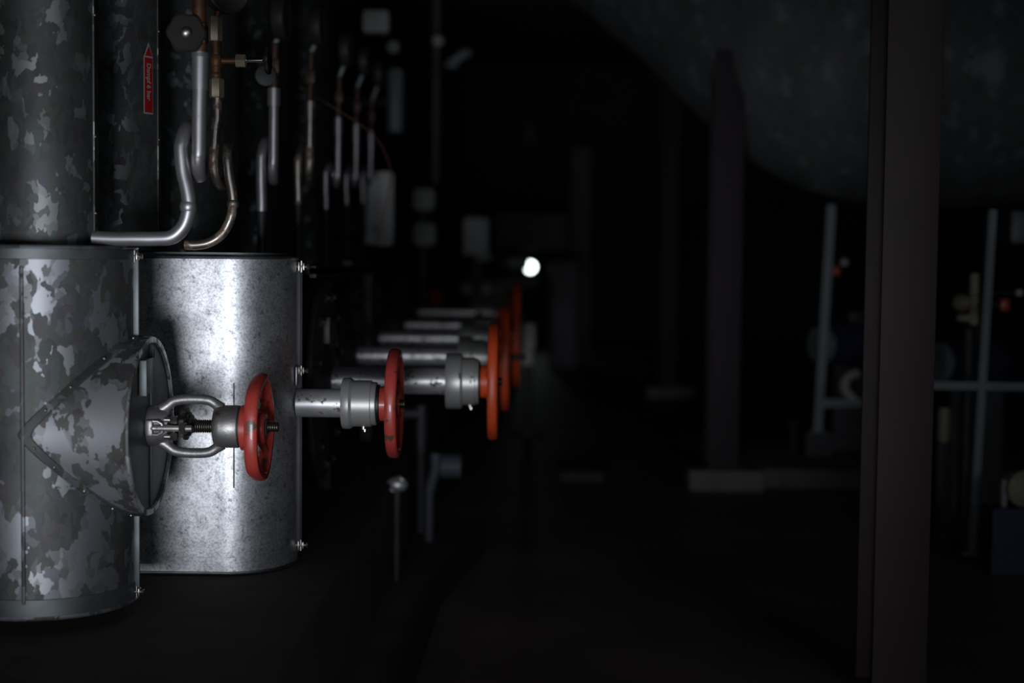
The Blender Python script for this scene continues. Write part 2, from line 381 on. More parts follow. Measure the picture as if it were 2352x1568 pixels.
# folded seam down the front of the drum
sx = PX(52, 800, Y1 - R1)
def on_drum(x, off=0.0): return Y1 - math.sqrt(max(0, (R1 + off) ** 2 - (x - XA) ** 2))
b = MB()
for x, wd in ((PX(50, 800, Y1 - R1), 0.010),):
    b.bbox((x, on_drum(x), (ztop + zbot) / 2 - .005), (wd, 0.009, ztop - zbot - 0.09), 0.003)
b.build('front_seam', 'zinc_dull', j1)
# round side branch, its lapped saddle joint and the end cap
Rb = R1 - 0.0003
XE = PX(350, 972, Y1)
def xint(a): return XA + math.sqrt(max(0.0, R1 ** 2 - (Rb * math.cos(a)) ** 2))
nb = 128; vs = []; fs = []
for i in range(nb):
    a = 2 * PI * i / nb
    for x, rr in ((XA, Rb), (XE - .012, Rb), (XE - .006, Rb + .003), (XE, Rb + .001), (XE, Rb - .012), (XE - .006, Rb - .014)):
        vs.append((x, Y1 + rr * math.cos(a), ZS + rr * math.sin(a)))
for i in range(nb):
    j = (i + 1) % nb
    for k in range(5): fs.append((i * 6 + k, j * 6 + k, j * 6 + k + 1, i * 6 + k + 1))
MB().add(vs, fs).build('branch', 'zinc_branch', j1)
vs = []; fs = []
for i in range(nb):
    a = 2 * PI * i / nb; x0 = xint(a)
    for dx, rr in ((-.003, Rb + .0002), (-.002, Rb + .0030), (.024, Rb + .0030), (.026, Rb + .0002)):
        vs.append((x0 + dx, Y1 + rr * math.cos(a), ZS + rr * math.sin(a)))
for i in range(nb):
    j = (i + 1) % nb
    for k in range(3): fs.append((i * 4 + k, j * 4 + k, j * 4 + k + 1, i * 4 + k + 1))
MB().add(vs, fs).build('saddle_strip', 'zinc_dull', j1)
vs = []; fs = []
for i in range(nb):
    a = 2 * PI * i / nb; x0 = xint(a)
    for dx, rr in ((-.007, Rb + .0001), (-.006, Rb + .0016), (-.0035, Rb + .0016), (-.003, Rb + .0001)):
        vs.append((x0 + dx, Y1 + rr * math.cos(a), ZS + rr * math.sin(a)))
for i in range(nb):
    j = (i + 1) % nb
    for k in range(3): fs.append((i * 4 + k, j * 4 + k, j * 4 + k + 1, i * 4 + k + 1))
MB().add(vs, fs).build('joint_gap_shade', 'black', j1)  # black strip stands in for the shading in the joint gap
for deg in (100, 128, 150, 165, 188, 200, 218, 238, 256, 268):
    a = math.radians(deg); x0 = xint(a) + 0.011; rr = Rb + .003
    MB().ball((x0, Y1 + rr * math.cos(a), ZS + rr * math.sin(a)), 0.0042, 10).build('rivet', 'nut', j1)
b = MB(); b.lathe([(0, 0), (Rb - .013, 0), (Rb - .013, .004), (0, .004)], (XE - .010, Y1, ZS), 'X', 96, cap=False)
cap = b.build('end_cap', 'zinc_plain', j1)
MB().bbox((XE - .005, Y1 + 0.004, ZS), (0.006, 0.004, 2 * Rb - .034), 0.001).build('cap_seam', 'iron_dark', cap)
tz = PZ(350, 865, Y1 - .06)
b = MB(); b.bbox((XE - .001, Y1 - .055, tz), (0.006, 0.105, 0.085), 0.002); b.bbox((XE + .006, Y1 - .108, tz), (0.018, 0.004, 0.085), 0.0015)
b.build('latch_plate', 'zinc_plain', j1)
b = MB(); b.cyl((XE + .001, Y1 + .004, tz + .042), (XE + .001, Y1 + .004, tz + .062), .004)
b.build('latch_pin', 'iron_dark', j1)
# standing flange where the two half shells meet
for z0, z1 in ((ZS + Rb + .006, ztop - .02), (zbot + .035, ZS - Rb - .006)):
    b = MB(); b.bbox((XA + R1 + .005, Y1 - .006, (z0 + z1) / 2), (0.014, 0.006, z1 - z0), 0.001); b.bbox((XA + R1 + .0045, Y1 + .001, (z0 + z1) / 2), (0.012, 0.006, z1 - z0), 0.001)
    b.build('side_flange', 'zinc_plain', j1)
def clip(x, y, z, par, s=1.0, name='clamp'):
    b = MB(); b.bbox((x - .006 * s, y, z), (0.003 * s, 0.02 * s, 0.022 * s), 0.001); b.bbox((x + .006 * s, y, z), (0.003 * s, 0.02 * s, 0.018 * s), 0.001)
    b.cyl((x - .016 * s, y - .004, z), (x + .014 * s, y - .004, z), .0035 * s, 10)
    b.cyl((x, y - .004, z - .014 * s), (x, y - .004, z + .014 * s), .0022 * s, 10)
    b.hexa((x + .016 * s, y - .004, z), .007 * s, .006 * s, 'X')
    return b.build(name, 'nut', par)
clip(XA + R1 + .004, Y1 - .008, PZ(305, 588, Y1), j1)
clip(XA + R1 + .006, Y1 - .008, PZ(317, 1356, Y1), j1)
MB().cyl((XA - .02, Y1, PLZ), (XA - .02, Y1, zbot + .006), 0.09, 40).build('foot', 'iron_dark', j1)

# second jacket: oblong, newer zinc
HX, HY = 0.175, 0.19
XR2 = PX(682, 900, Y2); cx2 = XR2 - HX; xl2 = XA - 0.10
zt2 = PZ(520, 588, Y2 - HY); zb2 = max(PLZ + 0.004, PZ(450, 1336, Y2 - HY))
def oblong(off=0.0, n=40):
    o = []
    for i in range(n + 1):
        a = -PI / 2 + PI * i / n; o.append((cx2 + (HX + off) * math.cos(a), Y2 + (HY + off) * math.sin(a)))
    for i in range(n + 1):
        a = PI / 2 + PI * i / n; o.append((xl2 + (HX + off) * math.cos(a), Y2 + (HY + off) * math.sin(a)))
    return o
j2 = thing('valve_jacket', 'oblong newer galvanised insulation drum with a bright sheen, behind the front red handwheel', 'insulation jacket', (cx2 - .2, Y2, zb2), 'galvanised jackets around the valves')
b = MB(); b.prism(oblong(), zb2 + .006, zt2 - .006); b.build('shell', 'zinc_new', j2)
for z, nm in ((zt2 - .004, 'top_bead'), (zb2 + .004, 'bottom_bead')):
    b = MB(); b.tube([(x, y, z) for x, y in oblong(-.001)], 0.0048, 8, closed=True); b.build(nm, 'zinc_bright', j2)
b = MB(); b.shellwall(oblong(.002), oblong(-.002), zt2 - .040, zt2 - .012); b.build('upper_band', 'zinc_new', j2)
b = MB(); b.shellwall(oblong(.002), oblong(-.002), zb2 + .012, zb2 + .048); b.build('lower_band', 'zinc_new', j2)
b = MB(); b.prism([(x, y) for x, y in oblong(-.03)], zt2 - .002, zt2 + .010); b.build('lid', 'zinc_plain', j2)
x_cr = PX(537, 960, Y2 - HY)
b = MB(); b.bbox((x_cr, Y2 - HY + .0005, PZ(537, 1000, Y2 - HY)), (0.0035, 0.003, 0.29), 0.001); b.build('front_seam', 'zinc_dull', j2)
b = MB(); b.bbox((XR2 + .002, Y2 + .012, (zt2 + zb2) / 2), (0.022, 0.004, zt2 - zb2 - .06), 0.001); b.bbox((XR2 + .002, Y2 + .002, (zt2 + zb2) / 2), (0.016, 0.004, zt2 - zb2 - .06), 0.001)
b.build('side_flange', 'iron_dark', j2)
for yy, s_ in ((612, 1.15), (850, 1.0), (1250, 1.1)):
    clip(XR2 + .014, Y2 - .006, PZ(690, yy, Y2), j2, s_)
MB().bbox((XR2 + .003, Y2 - .02, PZ(685, 862, Y2)), (0.005, 0.03, 0.055), 0.002).build('toggle_latch', 'zinc_bright', j2)

# ------------------------------------------------------------------ risers above the jackets
def riser(cx, cy, r, z0, z1, mat_, label, screws=(), side=1):
    t = thing('insulated_riser', label, 'insulated pipe', (cx, cy, z0), 'galvanised pipe jackets rising from the valves')
    b = MB(); b.lathe([(r * .55, z0), (r, z0 + .004), (r, z1)], (cx, cy, 0), 'Z', 96, cap=True); b.build('jacket', mat_, t)
    if screws:
        b = MB(); a = math.radians(8) * side
        x = cx + (r + .002) * math.cos(a) ; y = cy - (r + .002) * math.sin(a)
        b.bbox((x, y, (z0 + z1) / 2), (.005, .014, z1 - z0 - .01), .001); s = b.build('lap_seam', 'zinc_dark', t)
        for z in screws: MB().ball((x + .003, y - .004, z), .0042, 10).build('screw', 'nut', s)
    return t
Rr = 0.125
r1x = PX(225, 300, Y1) - Rr * 1.035
riser(r1x, Y1, Rr, ztop - .002, 4.55, 'zinc_riser', 'nearest galvanised pipe jacket rising at the left edge above the blotchy drum',
      [PZ(228, 38, Y1), PZ(228, 315, Y1), PZ(223, 490, Y1)])
r2x = PX(370, 300, Y2) - Rr * 1.035
riser(r2x, Y2, Rr, zt2 + .010, 4.55, 'zinc_mid', 'second galvanised pipe jacket carrying the red arrow label', [PZ(372, 75, Y2), PZ(372, 322, Y2)])
Y3, Y4, Y5, Y6, Y7 = 4.75, 6.13, 7.64, 9.2, 11.5
r3x = PX(546, 200, Y3) - 0.20
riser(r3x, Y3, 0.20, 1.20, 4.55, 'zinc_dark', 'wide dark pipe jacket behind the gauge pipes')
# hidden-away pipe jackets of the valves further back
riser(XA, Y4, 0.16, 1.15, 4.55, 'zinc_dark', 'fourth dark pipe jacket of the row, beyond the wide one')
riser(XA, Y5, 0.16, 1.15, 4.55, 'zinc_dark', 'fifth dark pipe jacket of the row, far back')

# the arrow label, wrapped round the second riser
def on_riser(u, z, off=0.0008):   # u: arc length to the right of the label's middle line
    th = th0 + u / Rr
    return Vector((r2x + (Rr + off) * math.sin(th), Y2 - (Rr + off) * math.cos(th), z))
th0 = math.radians(61)
lz0, lz1, ltip = PZ(346, 262, Y2 - .06), PZ(346, 131, Y2 - .06), PZ(346, 97, Y2 - .06)
LW = 0.036
st = thing('arrow_label', 'red upward arrow label reading Dampf 6 bar on the second pipe jacket', 'label', on_riser(0, lz0))
def sheet(w0, z0, z1, off, tip=None):
    b = MB(); n = 10
    vs = []; fs = []
    for i in range(n + 1):
        u = -w0 / 2 + w0 * i / n
        for z in (z0, z1): vs.append(on_riser(u, z, off)); vs.append(on_riser(u, z, off - .0008))
    for i in range(n):
        k = i * 4; fs += [(k, k + 4, k + 6, k + 2), (k + 1, k + 3, k + 7, k + 5), (k, k + 1, k + 5, k + 4), (k + 2, k + 6, k + 7, k + 3)]
    b.add(vs, fs)
    if tip:
        n = 8; vs = []; fs = []
        for j in range(n + 1):
            t = j / n; z = z1 + (tip - z1) * t; wv = w0 * (1 - t) + .0005
            for i in range(5):
                vs.append(on_riser(-wv / 2 + wv * i / 4, z, off))
        for j in range(n):
            for i in range(4): fs.append((j * 5 + i, j * 5 + i + 1, j * 5 + i + 6, j * 5 + i + 5))
        b.add(vs, fs)
    return b
sheet(LW, lz0, lz1, .0010, ltip).build('backing', 'label_white', st)
sheet(LW - .0066, lz0 + .004, lz1 - .0025, .0020).build('red_field', 'label_red', st)
b = MB(); n = 8; vs = []; fs = []
for j in range(n + 1):
    t = j / n; z = lz1 + .0025 + (ltip - lz1 - .013) * t; wv = (LW - .0086) * (1 - t) + .0003
    for i in range(5): vs.append(on_riser(-wv / 2 + wv * i / 4, z, .0020))
for j in range(n):
    for i in range(4): fs.append((j * 5 + i, j * 5 + i + 1, j * 5 + i + 6, j * 5 + i + 5))
b.add(vs, fs).build('arrowhead', 'label_red', st)
cu = bpy.data.curves.new('t', 'FONT'); cu.body = 'Dampf 6 bar'; cu.size = 0.0225; cu.align_x = 'CENTER'; cu.offset = 0.0005
to = bpy.data.objects.new('t', cu); tm = bpy.data.meshes.new_from_object(to)
zc = (PZ(346, 153, Y2) + PZ(346, 237, Y2)) / 2
xs = [v.co.x for v in tm.vertices]; ys = [v.co.y for v in tm.vertices]
sc = (PZ(346, 153, Y2) - PZ(346, 237, Y2)) / (max(xs) - min(xs))
mb = MB()
mb.add([on_riser((v.co.y - 0.008) * 0.95, zc - (v.co.x - (max(xs) + min(xs)) / 2) * sc, .0029) for v in tm.vertices], [tuple(p.vertices) for p in tm.polygons])
mb.build('lettering', 'label_white', st)
bpy.data.objects.remove(to); bpy.data.meshes.remove(tm)

# ------------------------------------------------------------------ handwheels and valves
def handwheel(par, x, y, z, R, wd, tk, mat_, lobes=5, amp=0.035, hub_r=0.05, hub_x0=-0.05, spin=0.0, n=120):
    """wheel in the YZ plane; dished hub towards -X; wd: rim width along X, tk: rim depth"""
    t = bpy.data.objects.new('handwheel', None); col.objects.link(t); t.parent = par
    t.location = Vector((x, y, z)) - world_loc(par); t.empty_display_size = .05
    vs = []; fs = []; m = 14
    for i in range(n):
        a = 2 * PI * i / n + spin; k = 1 + amp * (0.5 + 0.5 * math.cos(lobes * a)) - amp
        rc = R * k - tk / 2
        for q in range(m):
            b_ = 2 * PI * q / m; cx_ = math.copysign(abs(math.cos(b_)) ** 0.7, math.cos(b_)); sy = math.copysign(abs(math.sin(b_)) ** 0.7, math.sin(b_))
            rr = rc + tk / 2 * sy
            vs.append((x + wd / 2 * cx_, y + rr * math.cos(a), z + rr * math.sin(a)))
    for i in range(n):
        j = (i + 1) % n
        for q in range(m): fs.append((i * m + q, j * m + q, j * m + (q + 1) % m, i * m + (q + 1) % m))
    MB().add(vs, fs).build('rim', mat_, t)
    b = MB(); h = hub_x0
    b.lathe([(hub_r * .6, h), (hub_r, h + .002), (hub_r, h * .45), (hub_r * .72, h * .12), (hub_r * .70, 0.012), (hub_r * .62, 0.016), (0.2 * hub_r, 0.016)], (x, y, z), 'X', 40)
    b.build('hub', mat_, t)
    for k in range(lobes):
        a = 2 * PI * k / lobes + spin; e = Vector((0, math.cos(a), math.sin(a)))
        pts = []; rs = []
        for q in range(7):
            s_ = q / 6; rr = hub_r * .55 + (R - tk * .8 - hub_r * .55) * s_
            pts.append(Vector((x + h * .40 * (1 - s_) ** 1.6, y, z)) + e * rr); rs.append(.012 * (1 - .25 * math.sin(PI * s_)) * (R / .15) ** .5)
        MB().tube(pts, rs, 12).build('spoke', mat_, t)
    return t
def threaded(mb, x0, x1, y, z, r, pitch=0.005):
    prof = []; n = max(2, int((x1 - x0) / pitch))
    for i in range(n):
        t = (x1 - x0) * i / n; p = (x1 - x0) / n
        prof += [(r * .82, t), (r, t + p * .35), (r, t + p * .6)]
    prof.append((r * .82, x1 - x0))
    return mb.lathe(prof, (x0, y, z), 'X', 20)

# front valve: open yoke
v1 = thing('yoke_valve', 'front valve with open cast yoke and chipped red handwheel before the bright drum', 'valve', (XE, Y1, ZS), 'valves of the row')
def X1(px): return PX(px, 979, Y1)
b = MB(); b.lathe([(0.030, XE - .006), (.050, XE - .005), (.051, X1(354)), (.049, X1(360)), (.044, X1(372)), (.040, X1(392)), (.030, X1(396))], (0, Y1, ZS), 'X', 48); b.build('bonnet', 'cast', v1)
b = MB()
for s in (1, -1):
    zz = 0.0615
    ctrl = [(X1(372), 0, .040), (X1(388), 0, .052), (X1(400), 0, .061), (X1(422), 0, .0655), (X1(450), 0, .0665), (X1(478), 0, .0645), (X1(494), 0, .056), (X1(508), 0, .044)]
    pts = smooth_path([(x, Y1, ZS + s * z_) for x, _, z_ in ctrl], 6)
    b = MB(); m = len(pts); b.tube(pts, [.0125 + .004 * max(0, abs(i / (m - 1) - .5) * 2 - .75) * 4 * .8 for i in range(m)], 16)
    b.build('yoke_arm', 'cast', v1)
b = MB(); b.lathe([(.024, X1(492)), (.044, X1(494)), (.0500, X1(500)), (.0525, X1(512)), (.0525, X1(548)), (.051, X1(551)), (.024, X1(552))], (0, Y1, ZS), 'X', 56)
b.build('yoke_head', 'cast', v1)
b = MB(); b.lathe([(.02, X1(551)), (.050, X1(552)), (.050, X1(556)), (.02, X1(557))], (0, Y1, ZS), 'X', 48); b.build('washer', 'iron_dark', v1)
b = MB(); threaded(b, X1(440), X1(494), Y1, ZS, .0165); threaded(b, X1(600), X1(640), Y1, ZS, .0125)
b.cyl((X1(392), Y1, ZS), (X1(442), Y1, ZS), .012); b.cyl((X1(494), Y1, ZS), (X1(600), Y1, ZS), .0115)
b.build('spindle', 'thread', v1)
# gland with swing bolts at the front
gl = MB(); gl.bbox((X1(427), Y1, ZS), (.014, .105, .044), .004); gl.lathe([(.02, X1(405)), (.027, X1(408)), (.027, X1(424))], (0, Y1, ZS), 'X', 30)
gl.build('gland', 'iron_dark', v1)
for sy in (-1, 1):
    yy = Y1 + sy * .052
    b = MB(); xx0, xx1 = X1(352) , X1(383)
    path = [(xx0, yy, ZS - .0165), (xx1 - .009, yy, ZS - .0165), (xx1 + .001, yy, ZS - .010), (xx1 + .003, yy, ZS), (xx1 + .001, yy, ZS + .010), (xx1 - .009, yy, ZS + .0165), (xx0, yy, ZS + .0165)]
    b.tube(path, .0042, 10); b.bbox((xx0 + .004, yy, ZS), (.018, .016, .040), .004); b.build('clevis', 'cast', v1)
    b = MB(); b.ball((X1(366), yy, ZS), .0095, 14, (1.6, 1, .85)); b.cyl((X1(366), yy, ZS), (X1(452), yy, ZS), .0078, 14)
    eb = b.build('eye_bolt', 'cast', v1)
    b = MB(); b.hexa((X1(432), yy, ZS), .0155, .015); b.build('nut', 'nut', eb)
b = MB()
for sz in (-1, 1):
    b = MB(); zz = ZS + sz * .0205; b.hexa((X1(411), Y1 - .050, zz), .0100, .016); b.cyl((X1(390), Y1 - .050, zz), (X1(411), Y1 - .050, zz), .006); b.build('bonnet_bolt', 'nut', v1)
# dark key hanging round the spindle (lock plate with stepped edge)
b = MB(); b.lathe([(.012, 0), (.040, .001), (.040, .008), (.030, .009), (.030, .015), (.023, .016), (.023, .021), (.012, .022)], (X1(421), Y1 + .012, ZS + .004), 'X', 40)
b.build('packing_ring', 'thread', v1)
hw1 = handwheel(v1, X1(596), Y1, PZ(600, 982, Y1), 0.136, .033, .024, 'red', 5, .06, .056, X1(555) - X1(596), spin=.55)
b = MB(); b.hexa((X1(610), Y1, ZS), .021, .012); b.build('wheel_nut', 'iron_dark', hw1)

# extended-stem valves
def stem_valve(Yv, sz, x0, xc, xc2, xe, xh, xw, rp, ra, rb_, Rw, mat_, wd, label, flange=True, spindle=None, lobes=5, spin=0.3, steps=3, zw=None, hubr=None):
    """pixel stations along the stem at depth Yv: x0 tube start, xc..xe collar, xh hub start, xw wheel"""
    X = lambda p: PX(p, sz, Yv)
    z = PZ((x0 + xc) / 2, sz, Yv)
    t = thing('extended_stem_valve', label, 'valve', (X(x0), Yv, z), 'valves of the row')
    b = MB(); b.cyl((X(x0) - .04 if flange else XR2 + .001, Yv, z), (X(xc) + .004, Yv, z), rp, 40); b.build('stem_tube', 'silver', t)
    b = MB(); b.lathe([(rp, X(xc)), (ra - .002, X(xc)), (ra, X(xc) + .003), (ra, X(xc2) - .008), (ra - .004, X(xc2) - .003), (rb_ + .001, X(xc2))], (0, Yv, z), 'X', 56)
    b.build('collar_ring', 'collar', t)
    b = MB(); L_ = X(xe) - X(xc2)
    b.lathe([(rb_, X(xc2)), (rb_, X(xe) - L_ * .24), (rb_ - .001, X(xe) - L_ * .22), (rb_ - .004, X(xe) - L_ * .21), (rb_ - .004, X(xe) - .002), (rb_ - .006, X(xe)), (.02, X(xe))], (0, Yv, z), 'X', 56)
    b.build('collar', 'collar', t)
    b = MB(); b.lathe([(.02, X(xe)), (rb_ - .012, X(xe)), (rb_ - .012, X(xh)), (.02, X(xh))], (0, Yv, z), 'X', 48); b.build('seal', 'black', t)
    xm = (X(xc2) * .55 + X(xe) * .45)
    b = MB(); b.cyl((xm, Yv - .01, z - rb_ + .004), (xm, Yv - .01, z - rb_ - .007), .0065, 12); b.cyl((xm + .004, Yv - .01, z - rb_ - .006), (xm + .004, Yv - .01, z - rb_ - .014), .004, 10)
    b.build('grease_nipple', 'nut', t)
    zwh = z if zw is None else PZ(xw, zw, Yv)
    hw = handwheel(t, X(xw), Yv, zwh, Rw, wd, .026, mat_, lobes, .03, hubr or rp * 1.15, X(xh) - X(xw), spin)
    b = MB(); threaded(b, X(xw) + .005, X(spindle) if spindle else X(xw) + .03, Yv, z, .014); b.build('spindle', 'thread', t)
    if flange:
        xf = X(x0)
        # dark bolted bonnet flange and body
        b = MB(); b.lathe([(.05, xf - .03), (.31, xf - .03), (.325, xf - .024), (.325, xf - .006), (.31, xf), (.12, xf), (.10, xf + .012), (rp + .012, xf + .02), (rp, xf + .02)], (0, Yv, z), 'X', 72)
        b.build('bonnet_flange', 'iron_dark', t)
        b = MB(); b.lathe([(.05, xf - .062), (.31, xf - .062), (.325, xf - .056), (.325, xf - .04), (.31, xf - .034), (.05, xf - .034)], (0, Yv, z), 'X', 72)
        b.lathe([(.16, XA - .17), (.18, XA - .05), (.24, XA + .05), (.26, xf - .062)], (0, Yv, z), 'X', 64)
        b.build('valve_body', 'iron_dark', t)
        MB().cyl((XA, Yv, PLZ), (XA, Yv, z), .16, 40).build('foot', 'iron_dark', t)
        for k in range(12):
            a = 2 * PI * (k + .5) / 12; yy = Yv + .285 * math.cos(a); zz = z + .285 * math.sin(a)
            b = MB(); b.cyl((xf - .08, yy, zz), (xf + .018, yy, zz), .009, 10); b.hexa((xf + .006, yy, zz), .017, .014); b.build('flange_bolt', 'thread', t)
    return t
stem_valve(Y2, 925, 684, 788, 812, 866, 872, 906, .041, .0735, .0665, .160, 'red', .034, 'silver stemmed valve with deep red handwheel beside the bright drum', flange=False, spin=.9, hubr=.050)
stem_valve(Y3, 873, 752, 1025, 1064, 1100, 1103, 1133, .0455, .0925, .0800, .200, 'orange', .034, 'silver stemmed valve with large orange red handwheel hanging lowest of the far wheels', spin=.2, hubr=.055)
stem_valve(Y4, 817, 812, 1052, 1086, 1120, 1124, 1161, .0395, .0880, .0760, .230, 'orange', .036, 'third silver stemmed valve, blurred wheel with a dark spindle poking out', spindle=1208, spin=.5, zw=823, hubr=.05)
stem_valve(Y5, 777, 865, 1058, 1090, 1130, 1134, 1187, .0360, .0880, .0780, .287, 'orange', .040, 'fourth silver stemmed valve, tall blurred dark red wheel beside the far lamp', spin=.1, zw=768, hubr=.05)
stem_valve(Y6, 747, 925, 1088, 1112, 1140, 1143, 1172, .0320, .0800, .0700, .200, 'orange', .040, 'fifth silver stemmed valve back in the row, wheel hidden behind the others', hubr=.045)
stem_valve(Y7, 718, 955, 1095, 1115, 1138, 1141, 1168, .0360, .0850, .0750, .200, 'orange', .040, 'farthest silver stemmed valve, topmost grey stem of the row', hubr=.045)
def ink(parent, px, py, Yv, zc_, rad, wpx, hpx):
    z = PZ(px, py, Yv); dz = z - zc_; y = Yv - math.sqrt(max(1e-6, rad * rad - dz * dz))
    x = PX(px, py, y); a = math.atan2(dz, Yv - y)
    MB().bbox((x, y, z), (wpx * .0013, .0016, hpx * .0013), .0004, Matrix.Rotation(-a, 3, 'X')).build('ink_mark', 'ink', parent)
v3 = bpy.data.objects['extended_stem_valve.001']; z3 = world_loc(v3).z
for px, py, w_, h_ in ((1003, 867, 4, 7), (948, 863, 9, 4), (1056, 858, 5, 16), (1084, 862, 10, 4), (1081, 872, 3, 9), (1090, 870, 3, 6)):
    ink(v3, px, py, Y3, z3, .0458 if px < 1025 else (.0928 if px < 1064 else .0803), w_, h_)
for px, py, w_, h_ in ((764, 868, 12, 4), (760, 876, 4, 9), (768, 880, 9, 3)):
    ink(v3, px, py, Y3, z3, .0458, w_, h_)
# name plate on the third valve's flange
xf3 = PX(752, 873, Y3)
b = MB(); b.bbox((xf3 + .010, Y3 - .05, PZ(750, 755, Y3)), (.014, .11, .088), .003); b.bbox((xf3 + .012, Y3 - .11, PZ(750, 755, Y3)), (.022, .012, .088), .003)
tag(b.build('name_plate', 'gauge_rim', origin=(xf3, Y3 - .05, PZ(750, 755, Y3))), 'small blank grey plate on the dark flange behind the bright drum', 'plate')
# main header along the wall
b = MB(); b.cyl((-1.78, 1.6, ZS), (-1.78, 13.0, ZS), .24, 64)
hd = tag(b.build('header_pipe', 'iron_dark', origin=(-1.78, 7, ZS)), 'dark main pipe running behind the whole row of valves', 'pipe')
for yy in (2.4, 5.4, 8.4, 11.0):
    MB().box((-1.78, yy, (PLZ + ZS - .24) / 2), (.2, .1, ZS - .24 - PLZ + .04)).build('support', 'iron_dark', hd)
for i, (yy, rr) in enumerate(((Y1, .13), (Y2, .13), (Y3, .2), (Y4, .16), (Y5, .16), (Y6, .16), (Y7, .16))):
    MB().cyl((-1.70, yy, ZS), ((XA - R1 - .001, xl2 - HX - .001)[i] if i < 2 else XA - .172, yy, ZS), rr * .8, 40).build('branch_pipe', 'iron_dark', hd)

# ------------------------------------------------------------------ siphons and gauges
def siphon_path(Yp, low, lx0, xa, xb, ytop, ybot, yend, xend, loop_r=None):
    """pipe: runs in from the left (optional), up, round one coil in depth, up to the end"""
    pts = []
    if low:
        for (px, py) in low: pts.append(P(px, py, Yp))
    zt, zbm = PZ(xa, ytop, Yp), PZ(xb, ybot, Yp)
    R_ = (zt - zbm) / 2; zc_ = (zt + zbm) / 2; x_a = PX(xa, (ytop + ybot) / 2, Yp); x_b = PX(xb, (ytop + ybot) / 2, Yp)
    for i in range(25):
        s = i / 24; a = 2 * PI * s         # start front going up, over the top, down the back, under, front again
        th = PI + a
        pts.append(Vector((x_a + (x_b - x_a) * (s if s < .5 else s), Yp + R_ * .9 + R_ * .9 * math.cos(th), zc_ - R_ * math.sin(th))))
    pts.append(P((xb + xend) / 2, ytop + (yend - ytop) * .25, Yp)); pts.append(P(xend, ytop + (yend - ytop) * .5, Yp)); pts.append(P(xend, yend, Yp))
    return smooth_path(pts, 4)
SG = 'gauge siphons along the valve row'
# first siphon (thick silver tube)
Ya = 3.38
s1 = thing('gauge_siphon', 'thickest silver siphon tube, running level over the front drum and coiling up', 'gauge pipe', P(430, 480, Ya), SG)
pth = siphon_path(Ya, [(214, 546), (260, 548), (310, 548), (360, 548), (395, 544), (420, 522), (432, 492), (434, 460), (428, 425), (421, 395)], None, 416, 457, 287, 400, 120, 459)
MB().tube(pth, .0172, 20).build('tube', 'silver_pipe', s1)
b = MB(); p = P(433, 474, Ya); b.tube([p + Vector((0, 0, d)) for d in (-.012, -.008, 0, .006, .012)], [.017, .0195, .0205, .0195, .017], 20); b.build('weld', 'silver_pipe', s1)
b = MB(); p0, p1 = P(459, 205, Ya), P(460, 122, Ya); b.cyl(p0, p1, .0200, 24); threaded_b = P(460, 132, Ya); b.lathe([(.0205, 0), (.0215, .002), (.0205, .004), (.0215, .006), (.0205, .008), (.0215, .010)], threaded_b, 'Z', 24)
b.build('socket', 'silver_pipe', s1)
kp = P(428, 76, Ya - .03)
b = MB(); b.cyl(P(460, 124, Ya), P(456, -60, Ya), .016, 20); b.bbox(P(456, 78, Ya), (.04, .04, .05), .006); b.cyl(P(452, 76, Ya), kp + Vector((.012, .0, 0)), .008); b.build('valve_body', 'brass', s1)
b = MB(); n_, m_ = 6, 72
ax = Vector((.22, -1, 0)).normalized()
b.lathe([(.012, -.014), (.040, -.012), (.044, -.006), (.044, .006), (.040, .010), (.018, .012), (.014, .012)], kp, ax, m_, rad=lambda a: 1 + .045 * math.cos(6 * a))
kn = b.build('knob', 'knob_grey', s1)
b = MB(); b.lathe([(.013, .010), (.013, .016), (.008, .020), (0, .021)], kp, ax, 20); b.build('cap_screw', 'nut', kn)
# second siphon (thinner, rusty)
Yb = 3.78
s2 = thing('gauge_siphon', 'rust flecked siphon tube with brass tee and chrome side spindle', 'gauge pipe', P(530, 480, Yb), SG)
pth = siphon_path(Yb, [(425, 562), (455, 562), (485, 555), (512, 535), (530, 500), (535, 465), (532, 435), (527, 408)], None, 523, 491, 325, 425, 215, 499)
MB().tube(pth, .0130, 18).build('tube', 'rusty_pipe', s2)
b = MB(); p = P(535, 468, Yb); b.tube([p + Vector((0, 0, d)) for d in (-.010, -.006, 0, .005, .010)], [.013, .0155, .0165, .0155, .013], 18); b.build('weld', 'rusty_pipe', s2)
b = MB(); p0, p1 = P(498, 225, Yb), P(497, 180, Yb); b.lathe([(.0165, 0), (.0195, .004), (.0195, (p1 - p0).length - .004), (.0165, (p1 - p0).length)], p0, 'Z', 6); b.build('lower_nut', 'brass_pale', s2)
b = MB(); b.cyl(P(497, 182, Yb), P(496, 90, Yb), .0135, 24); b.ball(P(497, 140, Yb), .018, 16, (1, 1, 1.4)); b.cyl(P(497, 140, Yb), P(545, 140, Yb), .0095, 20, r1=.0075); b.lathe([(.0145, 0), (.0155, .003), (.0155, .010), (.0145, .012)], P(497, 178, Yb), 'Z', 24)
b.build('tee', 'brass', s2)
b = MB(); p0 = P(495, 95, Yb); h_ = (P(495, 38, Yb) - p0).length; b.lathe([(.016, 0), (.0185, .004), (.0185, h_ - .004), (.016, h_)], p0, 'Z', 6); b.build('upper_nut', 'brass_pale', s2)
b = MB(); p0 = P(541, 140, Yb); b.lathe([(.012, 0), (.0185, .002), (.0185, .027), (.012, .029)], p0, 'X', 6); b.build('side_nut', 'brass_pale', s2)
b = MB(); b.cyl(P(565, 138, Yb), P(608, 138, Yb), .0075, 18); b.build('side_spindle', 'chrome', s2)
